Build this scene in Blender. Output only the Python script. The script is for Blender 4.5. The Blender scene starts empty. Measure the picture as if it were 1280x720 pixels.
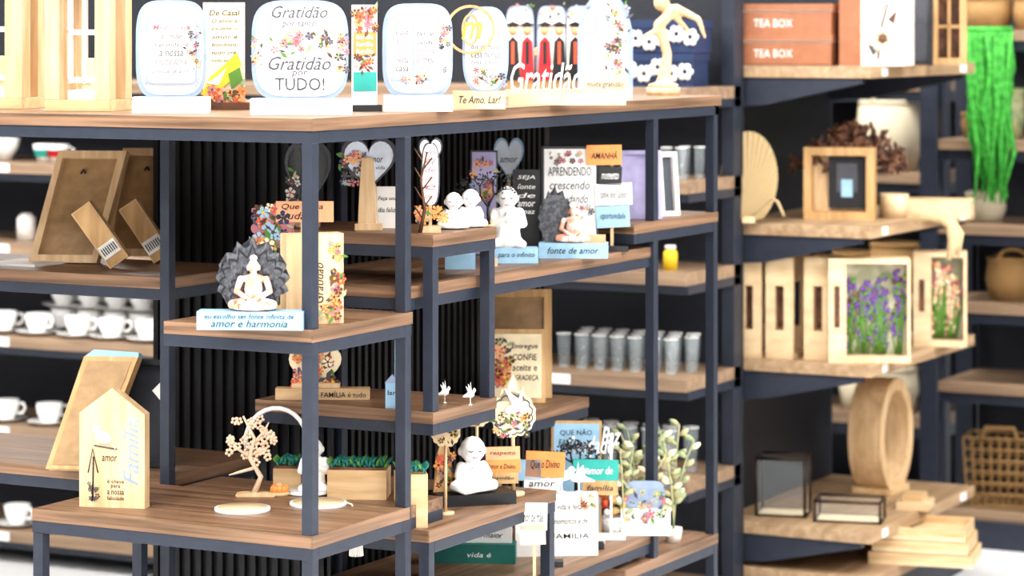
import bpy,bmesh,math,random
from mathutils import Matrix,Vector
random.seed(7)
TH=math.radians(27.9);C=math.cos(TH);S=math.sin(TH)
F=3500.0;EYE=1.72;HV=30.0
CAM=Vector((2.868,-4.593,EYE))
sc=bpy.context.scene
# ---------------------------------------------------------------- materials
def lin(h):
    h=h.lstrip('#');o=[]
    for i in (0,2,4):
        c=int(h[i:i+2],16)/255
        o.append(c/12.92 if c<=.04045 else ((c+.055)/1.055)**2.4)
    return (*o,1)
def newmat(name):
    m=bpy.data.materials.new(name);m.use_nodes=True
    return m,m.node_tree,m.node_tree.nodes['Principled BSDF']
def plain(name,h,rough=.5,metal=0,var=.06,scale=30,bump=0,trans=0,emit=0,h2=None,alpha=1):
    m,nt,b=newmat(name);c=lin(h)
    tc=nt.nodes.new('ShaderNodeTexCoord');n=nt.nodes.new('ShaderNodeTexNoise');n.inputs['Scale'].default_value=scale
    nt.links.new(tc.outputs['Object'],n.inputs['Vector'])
    r=nt.nodes.new('ShaderNodeValToRGB')
    c2=lin(h2) if h2 else tuple(min(1,x*(1+var)) for x in c[:3])+(1,)
    c1=c if h2 else tuple(x*(1-var) for x in c[:3])+(1,)
    r.color_ramp.elements[0].color=c1;r.color_ramp.elements[1].color=c2
    r.color_ramp.elements[0].position=.4;r.color_ramp.elements[1].position=.6
    nt.links.new(n.outputs['Fac'],r.inputs[0]);nt.links.new(r.outputs[0],b.inputs['Base Color'])
    b.inputs['Roughness'].default_value=rough;b.inputs['Metallic'].default_value=metal
    if trans: b.inputs['Transmission Weight'].default_value=trans;b.inputs['IOR'].default_value=1.3
    if alpha<1: b.inputs['Alpha'].default_value=alpha
    if emit: b.inputs['Emission Color'].default_value=c;b.inputs['Emission Strength'].default_value=emit
    if bump:
        bp=nt.nodes.new('ShaderNodeBump');bp.inputs['Strength'].default_value=bump;bp.inputs['Distance'].default_value=.003
        nt.links.new(n.outputs['Fac'],bp.inputs['Height']);nt.links.new(bp.outputs[0],b.inputs['Normal'])
    return m
def wood(name,ha,hb,axis='z',along=3,across=45,rough=.5):
    m,nt,b=newmat(name)
    tc=nt.nodes.new('ShaderNodeTexCoord');mp=nt.nodes.new('ShaderNodeMapping')
    s=[across]*3;s['xyz'.index(axis)]=along;mp.inputs['Scale'].default_value=s
    n=nt.nodes.new('ShaderNodeTexNoise');n.inputs['Scale'].default_value=1;n.inputs['Detail'].default_value=5;n.inputs['Distortion'].default_value=.35
    r=nt.nodes.new('ShaderNodeValToRGB');r.color_ramp.elements[0].color=lin(ha);r.color_ramp.elements[1].color=lin(hb)
    r.color_ramp.elements[0].position=.33;r.color_ramp.elements[1].position=.67
    nt.links.new(tc.outputs['Object'],mp.inputs[0]);nt.links.new(mp.outputs[0],n.inputs['Vector']);nt.links.new(n.outputs['Fac'],r.inputs[0]);nt.links.new(r.outputs[0],b.inputs['Base Color'])
    bp=nt.nodes.new('ShaderNodeBump');bp.inputs['Strength'].default_value=.15;bp.inputs['Distance'].default_value=.002
    nt.links.new(n.outputs['Fac'],bp.inputs['Height']);nt.links.new(bp.outputs[0],b.inputs['Normal'])
    b.inputs['Roughness'].default_value=rough
    return m
def weave(name,ha,hb,sc_=160):
    m,nt,b=newmat(name)
    tc=nt.nodes.new('ShaderNodeTexCoord')
    w=nt.nodes.new('ShaderNodeTexWave');w.bands_direction='Z';w.inputs['Scale'].default_value=sc_/3.2;w.inputs['Distortion'].default_value=3
    nt.links.new(tc.outputs['Object'],w.inputs['Vector'])
    r=nt.nodes.new('ShaderNodeValToRGB');r.color_ramp.elements[0].color=lin(ha);r.color_ramp.elements[1].color=lin(hb)
    nt.links.new(w.outputs['Fac'],r.inputs[0]);nt.links.new(r.outputs[0],b.inputs['Base Color'])
    bp=nt.nodes.new('ShaderNodeBump');bp.inputs['Strength'].default_value=.6;bp.inputs['Distance'].default_value=.004
    nt.links.new(w.outputs['Fac'],bp.inputs['Height']);nt.links.new(bp.outputs[0],b.inputs['Normal'])
    b.inputs['Roughness'].default_value=.8
    return m
SHX=wood('shelf_wood_x','#5e4733','#92725a','x',2.5,80,.42)
SHY=wood('shelf_wood_y','#5e4733','#92725a','y',2.5,80,.42)
RKX=wood('rack_wood_x','#7c6654','#9c836a','x',3,40)
RKY=wood('rack_wood_y','#92775a','#b3987a','y',3,40)
PINE=wood('pine','#c5a37a','#dfc19a','z',6,50)
PINEX=wood('pine_x','#bf9c70','#dabb92','x',6,50)
GOLDW=wood('honey_wood','#ad8756','#cba473','z',6,50)
KRAFT=wood('kraft_mdf','#937550','#a9885f','x',30,40)
MDF=wood('mdf_light','#cfb18a','#e3caa4','x',10,30)
METAL=plain('navy_metal','#2d323e',.42,.0)
DARK=plain('dark_panel','#252830',.6)
BLACKP=plain('black_panel','#0b0b0e',.5)
BLACK=plain('black_paint','#121215',.45)
W=plain('white_paint','#eeebe7',.4,var=.02)
WG=plain('white_gloss','#f2f0ed',.2,var=.02)
OFF=plain('offwhite','#dfd9d0',.6)
CREAM=plain('cream','#ead9b6',.6)
PBL=plain('pale_blue','#93b8d1',.5)
GBL=plain('grey_blue','#8d9cb6',.4)
HBL=plain('heart_pale_blue','#d2dae6',.4)
VIO=plain('pale_violet','#aba4c8',.5)
ORG=plain('orange','#e0924f',.5)
PEACH=plain('peach','#e6a67c',.5)
RED=plain('red_orange','#cf5334',.5)
CRIM=plain('crimson','#b01c26',.5)
TEAL=plain('teal','#2a9c91',.5)
TEALD=plain('teal_dark','#1a6a61',.6,bump=.3)
YEL=plain('yellow','#e0bd2e',.5)
GRN=plain('leaf_green','#55802f',.6)
SAGE=plain('sage','#8a9c76',.6,h2='#b9b288')
LIME=plain('bright_green','#43a03a',.7,h2='#287d25',scale=60)
BRN=plain('dark_brown','#4b3124',.7,h2='#6e4a35')
TERRA=plain('terracotta','#a16a4c',.5)
GREY=plain('grey_ink','#4a4b52',.6)
MAND=plain('mandala_grey','#3b3c42',.5,h2='#5c5d62',scale=120)
INK=plain('ink','#1c1c20',.6)
BLUSH=plain('floral_porcelain','#f0e9e2',.35,h2='#dd9a80',scale=55)
PINKI=plain('rose_ink','#b0707a',.6)
GOLD=plain('gold','#c79c45',.35,.5)
NAVY=plain('navy_box','#1d3052',.5)
GLASS=plain('clear_glass','#dfeaee',.03,var=.0,alpha=.13)
GLASSF=plain('clear_glass_pane','#e9f1f3',.03,var=.0,alpha=.06)
BRASS=plain('dark_brass','#3a2c22',.35,.7)
WICK=weave('wicker','#7c5c3a','#b8935f')
WICKW=weave('wicker_white','#c7b698','#eadfc6',120)
JUTE=weave('jute','#b2956a','#dcc8a0',200)
PAP=plain('paper','#e8e6e2',.7)
# ---------------------------------------------------------------- builder
_tc={}
def textgeo(s,shear=0):
    key=(s,shear)
    if key in _tc:return _tc[key]
    cu=bpy.data.curves.new('t','FONT');cu.body=s;cu.shear=shear;cu.align_x='CENTER';cu.offset=.004;cu.resolution_u=2
    o=bpy.data.objects.new('t',cu);sc.collection.objects.link(o)
    dg=bpy.context.evaluated_depsgraph_get();dg.update()
    me=bpy.data.meshes.new_from_object(o.evaluated_get(dg))
    vs=[(v.co.x,v.co.y) for v in me.vertices];fs=[tuple(p.vertices) for p in me.polygons]
    bpy.data.objects.remove(o);bpy.data.curves.remove(cu);bpy.data.meshes.remove(me)
    x0=min(v[0] for v in vs);x1=max(v[0] for v in vs);y0=min(v[1] for v in vs);y1=max(v[1] for v in vs)
    vs=[((x-(x0+x1)/2)/(x1-x0),(y-(y0+y1)/2)/(y1-y0)) for x,y in vs]
    _tc[key]=(vs,fs,(x1-x0)/(y1-y0));return _tc[key]
def ico(sub=2):
    b=bmesh.new();bmesh.ops.create_icosphere(b,subdivisions=sub,radius=1)
    r=([v.co.copy() for v in b.verts],[tuple(v.index for v in f.verts) for f in b.faces]);b.free();return r
ICO={1:ico(1),2:ico(2)}
def blob(parts,vox=.02):
    vs=[];fs=[]
    def ball(c,r):
        o=len(vs)
        vs.extend([(c[0]+p.x*r[0],c[1]+p.y*r[1],c[2]+p.z*r[2]) for p in ICO[2][0]])
        fs.extend([tuple(i+o for i in f) for f in ICO[2][1]])
    for p in parts:
        if p[0]=='b': ball(p[1],p[2])
        else:
            a=Vector(p[1]);b=Vector(p[2]);n=9
            for i in range(n+1):
                t=i/n;r=p[3]*(1-t)+p[4]*t;ball(a.lerp(b,t),(r,r,r))
    me=bpy.data.meshes.new('b');me.from_pydata(vs,[],fs)
    o=bpy.data.objects.new('b',me);sc.collection.objects.link(o)
    md=o.modifiers.new('r','REMESH');md.mode='VOXEL';md.voxel_size=vox
    sm=o.modifiers.new('s','SMOOTH');sm.iterations=2
    dg=bpy.context.evaluated_depsgraph_get();dg.update()
    m2=bpy.data.meshes.new_from_object(o.evaluated_get(dg))
    r=([v.co.copy() for v in m2.vertices],[tuple(q.vertices) for q in m2.polygons])
    bpy.data.objects.remove(o);bpy.data.meshes.remove(me);bpy.data.meshes.remove(m2);return r
def mir(p):
    q=list(p)
    if p[0]=='b': q[1]=(-p[1][0],p[1][1],p[1][2])
    else: q[1]=(-p[1][0],p[1][1],p[1][2]);q[2]=(-p[2][0],p[2][1],p[2][2])
    return tuple(q)
def sym(l): return l+[mir(p) for p in l]
BUD=blob([('b',(0,0,.38),(.17,.12,.27)),('b',(0,.0,.57),(.22,.1,.085)),('c',(0,0,.62),(0,-.01,.72),.06,.055),('b',(0,-.02,.79),(.1,.11,.13)),('b',(0,0,.935),(.055,.055,.06)),
 ('b',(0,-.05,.055),(.42,.25,.06)),('b',(0,-.22,.2),(.1,.06,.035)),('b',(0,-.13,.78),(.016,.02,.03))]+
 sym([('c',(.1,0,.13),(.36,-.12,.12),.12,.085),('c',(.36,-.12,.11),(-.05,-.27,.1),.085,.055),('c',(.23,0,.56),(.3,-.03,.34),.065,.055),('c',(.3,-.03,.34),(.06,-.2,.22),.055,.04),('b',(.108,0,.76),(.018,.03,.06))]),.016)
MONK=blob([('b',(0,0,.27),(.26,.2,.27)),('b',(0,-.03,.73),(.23,.22,.24)),('b',(0,-.05,.06),(.4,.28,.07)),('b',(0,-.24,.7),(.03,.03,.03)),('b',(0,-.2,.38),(.07,.07,.1))]+
 sym([('c',(.1,0,.14),(.34,-.12,.12),.14,.1),('c',(.34,-.12,.11),(0,-.26,.09),.1,.07),('c',(.2,0,.44),(.27,-.08,.3),.09,.08),('c',(.27,-.08,.3),(.04,-.22,.36),.075,.05),('b',(.23,0,.7),(.03,.05,.07))]),.02)
MONK2=blob([('b',(0,0,.1),(.27,.22,.1)),('c',(0,0,.15),(0,0,.5),.23,.18),('b',(0,-.02,.8),(.17,.17,.19)),('b',(0,-.2,.5),(.05,.06,.1)),('b',(0,0,.58),(.22,.15,.08)),('b',(0,-.19,.78),(.022,.025,.025))]+
 sym([('c',(.2,0,.56),(.25,-.06,.38),.08,.075),('c',(.25,-.06,.38),(.03,-.2,.48),.075,.045),('c',(.1,-.1,.1),(.24,-.16,.06),.1,.07),('b',(.17,0,.78),(.025,.04,.06))]),.02)
DOVE=blob([('b',(0,0,.45),(.3,.12,.14)),('b',(.27,0,.62),(.1,.09,.1)),('c',(.15,0,.5),(.27,0,.62),.1,.08),('c',(.34,0,.62),(.42,0,.6),.03,.008),('c',(-.2,0,.42),(-.5,0,.36),.1,.04),
 ('c',(0,.05,.5),(-.15,.1,.85),.1,.03),('c',(-.05,.05,.5),(-.3,.1,.75),.1,.03),('c',(.05,.05,.5),(0,.1,.98),.07,.02),('c',(0,0,.02),(0,0,.4),.03,.03),('b',(0,0,.02),(.15,.1,.03))],.022)
class M:
    def __init__(s,u,v=None,d=.182,rz=27.9,y=None,lean=0):
        t=(u-640)/F
        if y is not None:
            Y=(y-CAM.y)/(t*S+C);v=HV+d*F/Y
        else: Y=d*F/(v-HV)
        s.loc=Vector((CAM.x+Y*(t*C-S),CAM.y+Y*(t*S+C),EYE-d));s.k=Y/F;s.u=u;s.v=v;s.rz=rz;s.lean=lean
        s.bm=bmesh.new();s.mats=[]
    @classmethod
    def raw(cls,loc,k=.001,rz=0):
        s=cls.__new__(cls);s.loc=Vector(loc);s.k=k;s.u=0;s.v=0;s.rz=rz;s.lean=0;s.bm=bmesh.new();s.mats=[];return s
    def pt(s,u,y,v): return Vector((u-s.u,y,s.v-v))*s.k
    def add(s,vs,fs,mat,smooth=False):
        if mat not in s.mats:s.mats.append(mat)
        mi=s.mats.index(mat);bv=[s.bm.verts.new(v) for v in vs];nf=[]
        for f in fs:
            try:
                q=s.bm.faces.new([bv[i] for i in f]);q.material_index=mi;q.smooth=smooth;nf.append(q)
            except Exception: pass
        return nf
    def bx(s,u0,u1,v0,v1,y0,y1,mat,rot=0,lx=0):
        vs=[(a,b,c) for a in (u0,u1) for b in (y0,y1) for c in (v0,v1)]
        if rot:
            cu=(u0+u1)/2;cv=(v0+v1)/2;r=math.radians(rot);cr=math.cos(r);sr=math.sin(r)
            vs=[(cu+(a-cu)*cr+(c-cv)*sr,b,cv-(a-cu)*sr+(c-cv)*cr) for a,b,c in vs]
        s.add([s.pt(*v) for v in vs],[(0,1,3,2),(4,6,7,5),(0,4,5,1),(2,3,7,6),(0,2,6,4),(1,5,7,3)],mat)
    def ext(s,pts,y0,y1,mat,smooth=False):
        n=len(pts)
        vs=[s.pt(u,y0,v) for u,v in pts]+[s.pt(u,y1,v) for u,v in pts]
        fs=[tuple(range(n)),tuple(range(2*n-1,n-1,-1))]+[(i,(i+1)%n,n+(i+1)%n,n+i) for i in range(n)]
        nf=s.add(vs,fs,mat)
        big=[f for f in nf if len(f.verts)>4]
        if big: bmesh.ops.triangulate(s.bm,faces=big)
    def ring(s,outer,inner,y0,y1,mat):
        n=len(outer);vs=[]
        for y in (y0,y1):
            vs+=[s.pt(u,y,v) for u,v in outer]+[s.pt(u,y,v) for u,v in inner]
        fs=[]
        for i in range(n):
            j=(i+1)%n
            fs+=[(i,j,n+j,n+i),(2*n+i,3*n+i,3*n+j,2*n+j),(i,2*n+i,2*n+j,j),(n+i,n+j,3*n+j,3*n+i)]
        s.add(vs,fs,mat)
    def ball(s,u,y,v,ru,ry,rv,mat,sub=2,rot=0):
        vv,ff=ICO[sub];r=math.radians(rot);cr=math.cos(r);sr=math.sin(r)
        s.add([s.pt(u+p.x*ru*cr-p.z*rv*sr,y+p.y*ry,v-(p.x*ru*sr+p.z*rv*cr)) for p in vv],ff,mat,True)
    def lathe(s,u,y,v,prof,mat,seg=24,sy=1):
        vs=[];n=len(prof)
        for i in range(seg):
            a=2*math.pi*i/seg
            for r,h in prof: vs.append(s.pt(u+r*math.cos(a),y+r*math.sin(a)*sy,v-h))
        fs=[(i*n+j,((i+1)%seg)*n+j,((i+1)%seg)*n+j+1,i*n+j+1) for i in range(seg) for j in range(n-1)]
        s.add(vs,fs,mat,True)
    def tube(s,pts,r,mat,closed=False,seg=6):
        P=[s.pt(*p) for p in pts];n=len(P);vs=[]
        for i in range(n):
            a=P[(i-1)%n] if (closed or i>0) else P[i];b=P[(i+1)%n] if (closed or i<n-1) else P[i]
            t=(b-a)
            if t.length<1e-9:t=Vector((0,0,1))
            t.normalize()
            h=Vector((0,1,0)) if abs(t.y)<.9 else Vector((1,0,0))
            x=t.cross(h).normalized();y=t.cross(x)
            rr=(r[i] if isinstance(r,(list,tuple)) else r)*s.k
            for j in range(seg):
                q=2*math.pi*j/seg;vs.append(P[i]+x*math.cos(q)*rr+y*math.sin(q)*rr)
        m=n if closed else n-1
        fs=[(i*seg+j,i*seg+(j+1)%seg,((i+1)%n)*seg+(j+1)%seg,((i+1)%n)*seg+j) for i in range(m) for j in range(seg)]
        if not closed: fs+=[tuple(range(seg)),tuple((n-1)*seg+j for j in range(seg))]
        s.add(vs,fs,mat,True)
    def txt(s,t,u,v,w,h,y,mat,shear=0,rot=0):
        vs,fs,asp=textgeo(t,shear)
        if h is None:h=w/asp
        r=math.radians(rot);cr=math.cos(r);sr=math.sin(r)
        s.add([s.pt(u+(a*w*cr-b*h*sr),y,v-(a*w*sr+b*h*cr)) for a,b in vs],fs,mat)
    def geo(s,g,u,y,v,h,mat,sx=1,flip=1):
        s.add([s.pt(u+p.x*h*sx*flip,y+p.y*h,v-p.z*h) for p in g[0]],g[1],mat,True)
    def flora(s,u,v,w,h,n,y,pal,r=4):
        n=int(n*1.5)
        for i in range(n):
            cu=u+random.uniform(-.5,.5)*w;cv=v+random.uniform(-.5,.5)*h;m=random.choice(pal);rr=r*random.uniform(.6,1.2)
            a0=random.random()*6;yy=y-.12*(i%9)-.2
            if random.random()<.4:
                a=a0;l=rr*1.8
                p=[(cu,cv),(cu+l*.5*math.cos(a)+rr*.35*math.sin(a),cv+l*.5*math.sin(a)-rr*.35*math.cos(a)),(cu+l*math.cos(a),cv+l*math.sin(a)),(cu+l*.5*math.cos(a)-rr*.35*math.sin(a),cv+l*.5*math.sin(a)+rr*.35*math.cos(a))]
                s.add([s.pt(q[0],yy,q[1]) for q in p],[(0,1,2,3)],random.choice([GRN,SAGE,GREY,BRN]) if r>2 else m)
            else:
                for q in range(5):
                    a=a0+q*1.2566
                    pp=[(cu,cv),(cu+rr*.8*math.cos(a-.45),cv+rr*.8*math.sin(a-.45)),(cu+rr*math.cos(a),cv+rr*math.sin(a)),(cu+rr*.8*math.cos(a+.45),cv+rr*.8*math.sin(a+.45))]
                    s.add([s.pt(k[0],yy,k[1]) for k in pp],[(0,1,2,3)],m)
                s.add([s.pt(cu+rr*.25*math.cos(k*1.05),yy-.08,cv+rr*.25*math.sin(k*1.05)) for k in range(6)],[tuple(range(6))],random.choice([YEL,RED,BRN]))
    def done(s,name,bevel=0):
        bmesh.ops.recalc_face_normals(s.bm,faces=s.bm.faces)
        me=bpy.data.meshes.new(name);s.bm.to_mesh(me);s.bm.free()
        for m in s.mats:me.materials.append(m)
        o=bpy.data.objects.new(name,me);sc.collection.objects.link(o)
        o.location=s.loc;o.rotation_euler=(math.radians(-s.lean),0,math.radians(s.rz))
        if bevel:
            b=o.modifiers.new('bevel','BEVEL');b.width=bevel;b.segments=2;b.limit_method='ANGLE'
        return o
def sq(cu,cv,w,h,n=4.0,seg=40):
    o=[]
    for i in range(seg):
        a=2*math.pi*i/seg;c=math.cos(a);q=math.sin(a)
        o.append((cu+w/2*math.copysign(abs(c)**(2/n),c),cv+h/2*math.copysign(abs(q)**(2/n),q)))
    return o
def heart(cu,cv,w,h,seg=36):
    o=[]
    for i in range(seg):
        t=2*math.pi*i/seg;x=16*math.sin(t)**3;y=13*math.cos(t)-5*math.cos(2*t)-2*math.cos(3*t)-math.cos(4*t)
        o.append((cu+x/32*w,cv-(y+2.5)/29*h))
    return o
def lotus(cu,vb,w,h):
    pts=[];N=11
    for i in range(N):
        a0=math.pi*(-.16+1.32*i/N);a1=math.pi*(-.16+1.32*(i+1)/N);am=(a0+a1)/2
        hh=1+.22*math.sin(max(0,min(math.pi,am)))**6
        for a,r in ((a0,.84),(a0*.6+am*.4,.93),(am,1.0*hh),(a1*.6+am*.4,.93)):
            pts.append((cu+w/2*math.cos(a)*r,vb-h*.42-h*.5*math.sin(a)*r))
    pts.append((cu-w*.3,vb));pts.append((cu+w*.3,vb))
    return pts
def circ(cu,cv,r,seg=28): return sq(cu,cv,2*r,2*r,2,seg)
def scallop(cu,cv,r,n=14,d=.09):
    return [(cu+r*(1+d*abs(math.sin(n*a/2))-d/2)*math.cos(a),cv+r*(1+d*abs(math.sin(n*a/2))-d/2)*math.sin(a)) for a in [2*math.pi*i/84 for i in range(84)]]
PAL=[PEACH,ORG,RED,BRN,PINKI]
PAL2=[PINKI,GREY,PEACH,GBL]
# ---------------------------------------------------------------- room
def room_box(name,x0,x1,y0,y1,z0,z1,mat):
    m=M.raw((0,0,0),1);m.bx(x0,x1,-z0,-z1,y0,y1,mat);return m.done(name)
FLOOR=plain('floor_tile','#e6e6e6',.15,var=.02,scale=2)
WALLM=plain('wall_paint','#8d9097',.7,var=.03)
CEILM=plain('ceiling_white','#ffffff',.8)
room_box('floor',-7,8,-8,7,-.1,0,FLOOR)
room_box('wall_back',-7,8,7,7.15,0,3.6,WALLM)
room_box('wall_left',-7.15,-7,-8,7,0,3.6,WALLM)
room_box('wall_right',8,8.15,-8,7,0,3.6,WALLM)
room_box('ceiling',-7,8,-8,7,3.6,3.7,CEILM)
room_box('baseboard_back',-7,8,6.97,7,0,.1,W)
# ---------------------------------------------------------------- main display unit
P=.024
m=M.raw((0,0,0),1)
def B(x0,x1,y0,y1,z0,z1,mat): m.bx(x0,x1,-z0,-z1,y0,y1,mat)
def Z(d): return EYE-d
RB=Z(.182)-.049
def post(x,y,z0=0,z1=None,w=P): B(x-w/2,x+w/2,y-w/2,y+w/2,z0,RB if z1 is None else z1,METAL)
def shelf(x0,x1,y0,y1,d,mat,t=.025,r=.024):
    z=Z(d);B(x0,x1,y0,y1,z-t,z,mat)
    # edge banding
    B(x1,x1+.003,y0-.003,y1+.003,z-t,z,SHY);B(x0,x1,y0-.003,y0,z-t,z,SHX)
    e=.0012;x0-=e;x1+=e;y0-=e;y1+=e
    z1=z-t;z0=z1-r
    B(x0,x1,y0,y0+P,z0,z1,METAL);B(x0,x1,y1-P,y1,z0,z1,METAL)
    B(x0,x0+P,y0+P,y1-P,z0,z1,METAL);B(x1-P,x1,y0+P,y1-P,z0,z1,METAL)
h=P/2
for x,y in ((-h,h),(-h,.37),(-h,1.571),(-h,1.93),(-.604,.382),(-.84,1.93),(-.84,.84),(-1.99,.382),(-1.99,.84),(-.45,.84)): post(x,y)
zt=Z(.182)
B(-2.0,.001,-.001,.85,zt-.025,zt,SHX);B(-.85,.001,.85,1.957,zt-.025,zt,SHY)
B(.001,.004,-.004,1.957,zt-.025,zt,SHY);B(-2.0,.001,-.004,-.001,zt-.025,zt,SHX)
for (x0,x1,y0,y1) in ((-2,0,0,P),(-P,0,P,1.95),(-.85,0,1.95-P,1.95),(-2,-.85,.826,.85),(-.85,-.826,.85,1.926),(-2,-P,.37,.37+P),(-.85,-P,1.559,1.583)): B(x0,x1,y0,y1,zt-.049,zt-.025,METAL)
shelf(-.345,0,0,.381,.59,SHX)
shelf(-.67,0,0,.369,.988,SHX)
for x,y in ((-.658,h),(-.658,.356)): post(x,y,0,Z(.988)-.05)
shelf(-2,-.60,.376,.73,.545,SHX)
shelf(-2,-.60,.376,.73,.972,SHX)
shelf(-.41,.024,.43,.70,.435,SHX)
shelf(-.41,.024,.43,.70,.80,SHX)
for x,y in ((h,.442),(h,.688)): post(x,y,Z(.80)-.02,Z(.435)-.03)
shelf(-.40,-.012,.39,1.56,.54,SHY)
shelf(-.45,-.2,1.30,1.60,.92,SHY)
shelf(-.40,-.002,1.45,1.94,.477,SHY)
shelf(-.40,.02,.42,.99,1.043,SHY)
post(.008,.432,0,Z(1.043)-.03);post(.008,.978,0,Z(1.043)-.03)
shelf(-.42,-.012,.45,1.56,1.233,SHY)
shelf(-.40,-.002,1.40,1.94,1.294,SHY)
def ribs_x(x0,x1,y,z0,z1):
    B(x0,x1,y,y+.01,z0,z1,BLACKP);n=int((x1-x0)/.03)
    for i in range(n): B(x0+i*.03,x0+i*.03+.014,y-.01,y,z0,z1,BLACKP)
def ribs_y(x,y0,y1,z0,z1):
    B(x-.01,x,y0,y1,z0,z1,BLACKP);n=int((y1-y0)/.03)
    for i in range(n): B(x,x+.01,y0+i*.03,y0+i*.03+.014,z0,z1,BLACKP)
ribs_x(-.93,-.46,.80,.06,RB)
ribs_y(-.46,.80,1.90,.06,RB)
m.done('display_shelving_unit',.001)
# ---------------------------------------------------------------- rack behind (left/mid)
m=M.raw((0,0,0),1)
RL=(.18,.441,.698,.995,1.28,1.615)
for d in RL:
    z=Z(d);B(-3.6,-.36,2.54,2.93,z-.035,z,RKX);B(-3.6,-.36,2.56,2.93,z-.06,z-.035,METAL)
    for x in (-.75,-1.4,-2.1,-2.75): B(x-.03,x+.03,2.535,2.54,z-.032,z-.004,W)
B(-3.6,-.36,2.93,2.95,0,1.9,DARK)
for x in (-3.6,-1.95,-.40): B(x,x+.04,2.88,2.93,0,1.9,METAL)
m.done('crockery_rack',.001)
# ---------------------------------------------------------------- rack right
m=M.raw((0,0,0),1)
RR=(.121,.58,.977,1.453)
for d in RR:
    z=Z(d);B(-.45,.03,2.958,3.88,z-.035,z,RKY)
    for y in (2.966,3.86):
        vs=[(-.45,z-.036),(.0,z-.036),(.0,z-.05),(-.3,z-.115),(-.45,z-.125)]
        m.ext([(x,-zz) for x,zz in vs],y,y+.02,METAL)
    B(.03,.034,3.05,3.09,z-.03,z-.006,W);B(.03,.034,3.74,3.79,z-.03,z-.006,W)
B(-.45,.03,2.958,3.88,.10,.135,RKY);B(-.45,.0,2.98,3.86,0,.10,METAL)
B(-.475,-.452,2.96,3.88,0,1.70,DARK)
for y in (2.95,3.86): B(-.52,-.46,y,y+.05,0,1.71,METAL)
m.done('gift_rack',.001)
m=M.raw((0,0,0),1)
for d in (.02,.38,.658,.916,1.18,1.6):
    z=Z(d);B(-.22,1.6,4.25,4.66,z-.035,z,RKX);B(-.22,1.6,4.27,4.66,z-.07,z-.035,METAL)
B(-.22,1.6,4.66,4.68,0,2.0,DARK)
B(-.28,-.22,4.24,4.30,0,1.62,METAL);B(1.57,1.63,4.24,4.30,0,2.0,METAL);B(-.28,-.22,4.6,4.66,0,2.0,METAL)
B(-.2,1.6,4.24,4.6,0,.09,METAL)
m.done('basket_rack',.001)
m=M.raw((0,0,0),1)
for d in (.2,.53,.97,1.40):
    z=Z(d);B(-2.2,-.45,4.9,5.3,z-.04,z,RKX);B(-2.2,-.45,4.92,5.3,z-.08,z-.04,METAL)
B(-2.2,-.45,5.3,5.32,0,1.9,DARK)
for x in (-2.2,-.45): B(x-.03,x+.03,4.9,4.96,0,1.9,METAL)
m.done('storage_rack',.001)
# ---------------------------------------------------------------- TOP ITEMS
def lantern(u0,u1,v,tv,pw,dep=70):
    m=M((u0+u1)/2,v,.182,rz=12)
    m.bx(u0,u1,v-14,v,0,dep,PINEX)
    for a in (u0,u1-pw):
        for yy in (0,dep-pw): m.bx(a,a+pw,tv,v-14,yy,yy+pw,PINE)
    m.bx(u0-6,u1+6,tv-12,tv,-6,dep+6,PINEX)
    m.ext([(u0,tv-12),((u0+u1)/2,tv-70),(u1,tv-12)],4,dep-4,PINEX)
    a=u0+pw+2;b=u1-pw-2
    for q in (a,b-5,(a+b)/2-2): m.bx(q,q+5,tv+10,v-34,pw,pw+8,W)
    for z in (tv+10,(tv+v)/2-20,v-42): m.bx(a,b,z,z+7,pw,pw+8,W)
    m.bx(a,b,v-26,v-14,pw,dep-pw,W)
    m.lathe((a+b)/2,dep/2,v-26,[(0,0),(9,0),(9,40),(0,40)],CREAM,16)
    m.done('wooden_lantern',.001)
lantern(52,140,139,-25,20)
lantern(-70,32,136,-30,24)
def plaque(cu,vb,w,h,stand,lines,rim=GBL,thick=5):
    m=M(cu,vb,.182,rz=27.9)
    s0,s1=stand;sh=20
    m.bx(s0,s1,vb-sh,vb,-14,14,OFF);m.bx(s0+6,s1-6,vb-sh-.6,vb-sh,-10,10,GBL)
    cv=vb-sh-h/2+3
    m.ext(sq(cu,cv,w,h,4),-thick/2,thick/2,rim);m.ext(sq(cu+1,cv-1,w-9,h-9,4),-thick/2-1,-thick/2,W)
    m.ring(sq(cu+1,cv-1,w-14,h-14,4),sq(cu+1,cv-1,w-16,h-16,4),-thick/2-1.3,-thick/2-1,GBL)
    for (t,dv,ww,hh,mt,shr) in lines: m.txt(t,cu,cv+dv,ww,hh,-thick/2-1.8,mt,shr)
    return m,cv,-thick/2-1.4
m,cv,yf=plaque(214,141,88,124,(167,262),[])
m.bx(184,246,cv-40,cv+42,-7,-4,W,rot=-3);m.ring(sq(215,cv+1,64,84,14),sq(215,cv+1,60,80,14),-8,-4,GBL)
for i,(t,w) in enumerate((('Minha casa',46),('é onde',26),('a gratidão é',44),('a nossa',30),('ENTRADA',40),('principal de amor',48))): m.txt(t,215,cv-28+i*11,w,7,-8.2,PINKI if i in(0,4) else GREY,.2)
m.flora(242,cv-5,16,60,22,-8.3,PAL2,4);m.done('quote_plaque')
m,cv,yf=plaque(375,143,121,126,(314,440),[('Gratidão',-48,70,15,GREY,.35),('por tanto,',-32,44,9,GREY,.2),('Gratidão',16,78,17,GREY,.35),('por',30,20,9,GREY,.2),('TUDO!',42,62,16,GREY,0)])
m.flora(378,cv-8,72,24,34,yf,PAL2,6);m.flora(428,cv+2,12,50,16,yf,PAL2,5);m.flora(322,cv+2,10,36,10,yf,PAL2,4);m.done('quote_plaque')
m,cv,yf=plaque(522,139,88,118,(480,566),[])
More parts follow.
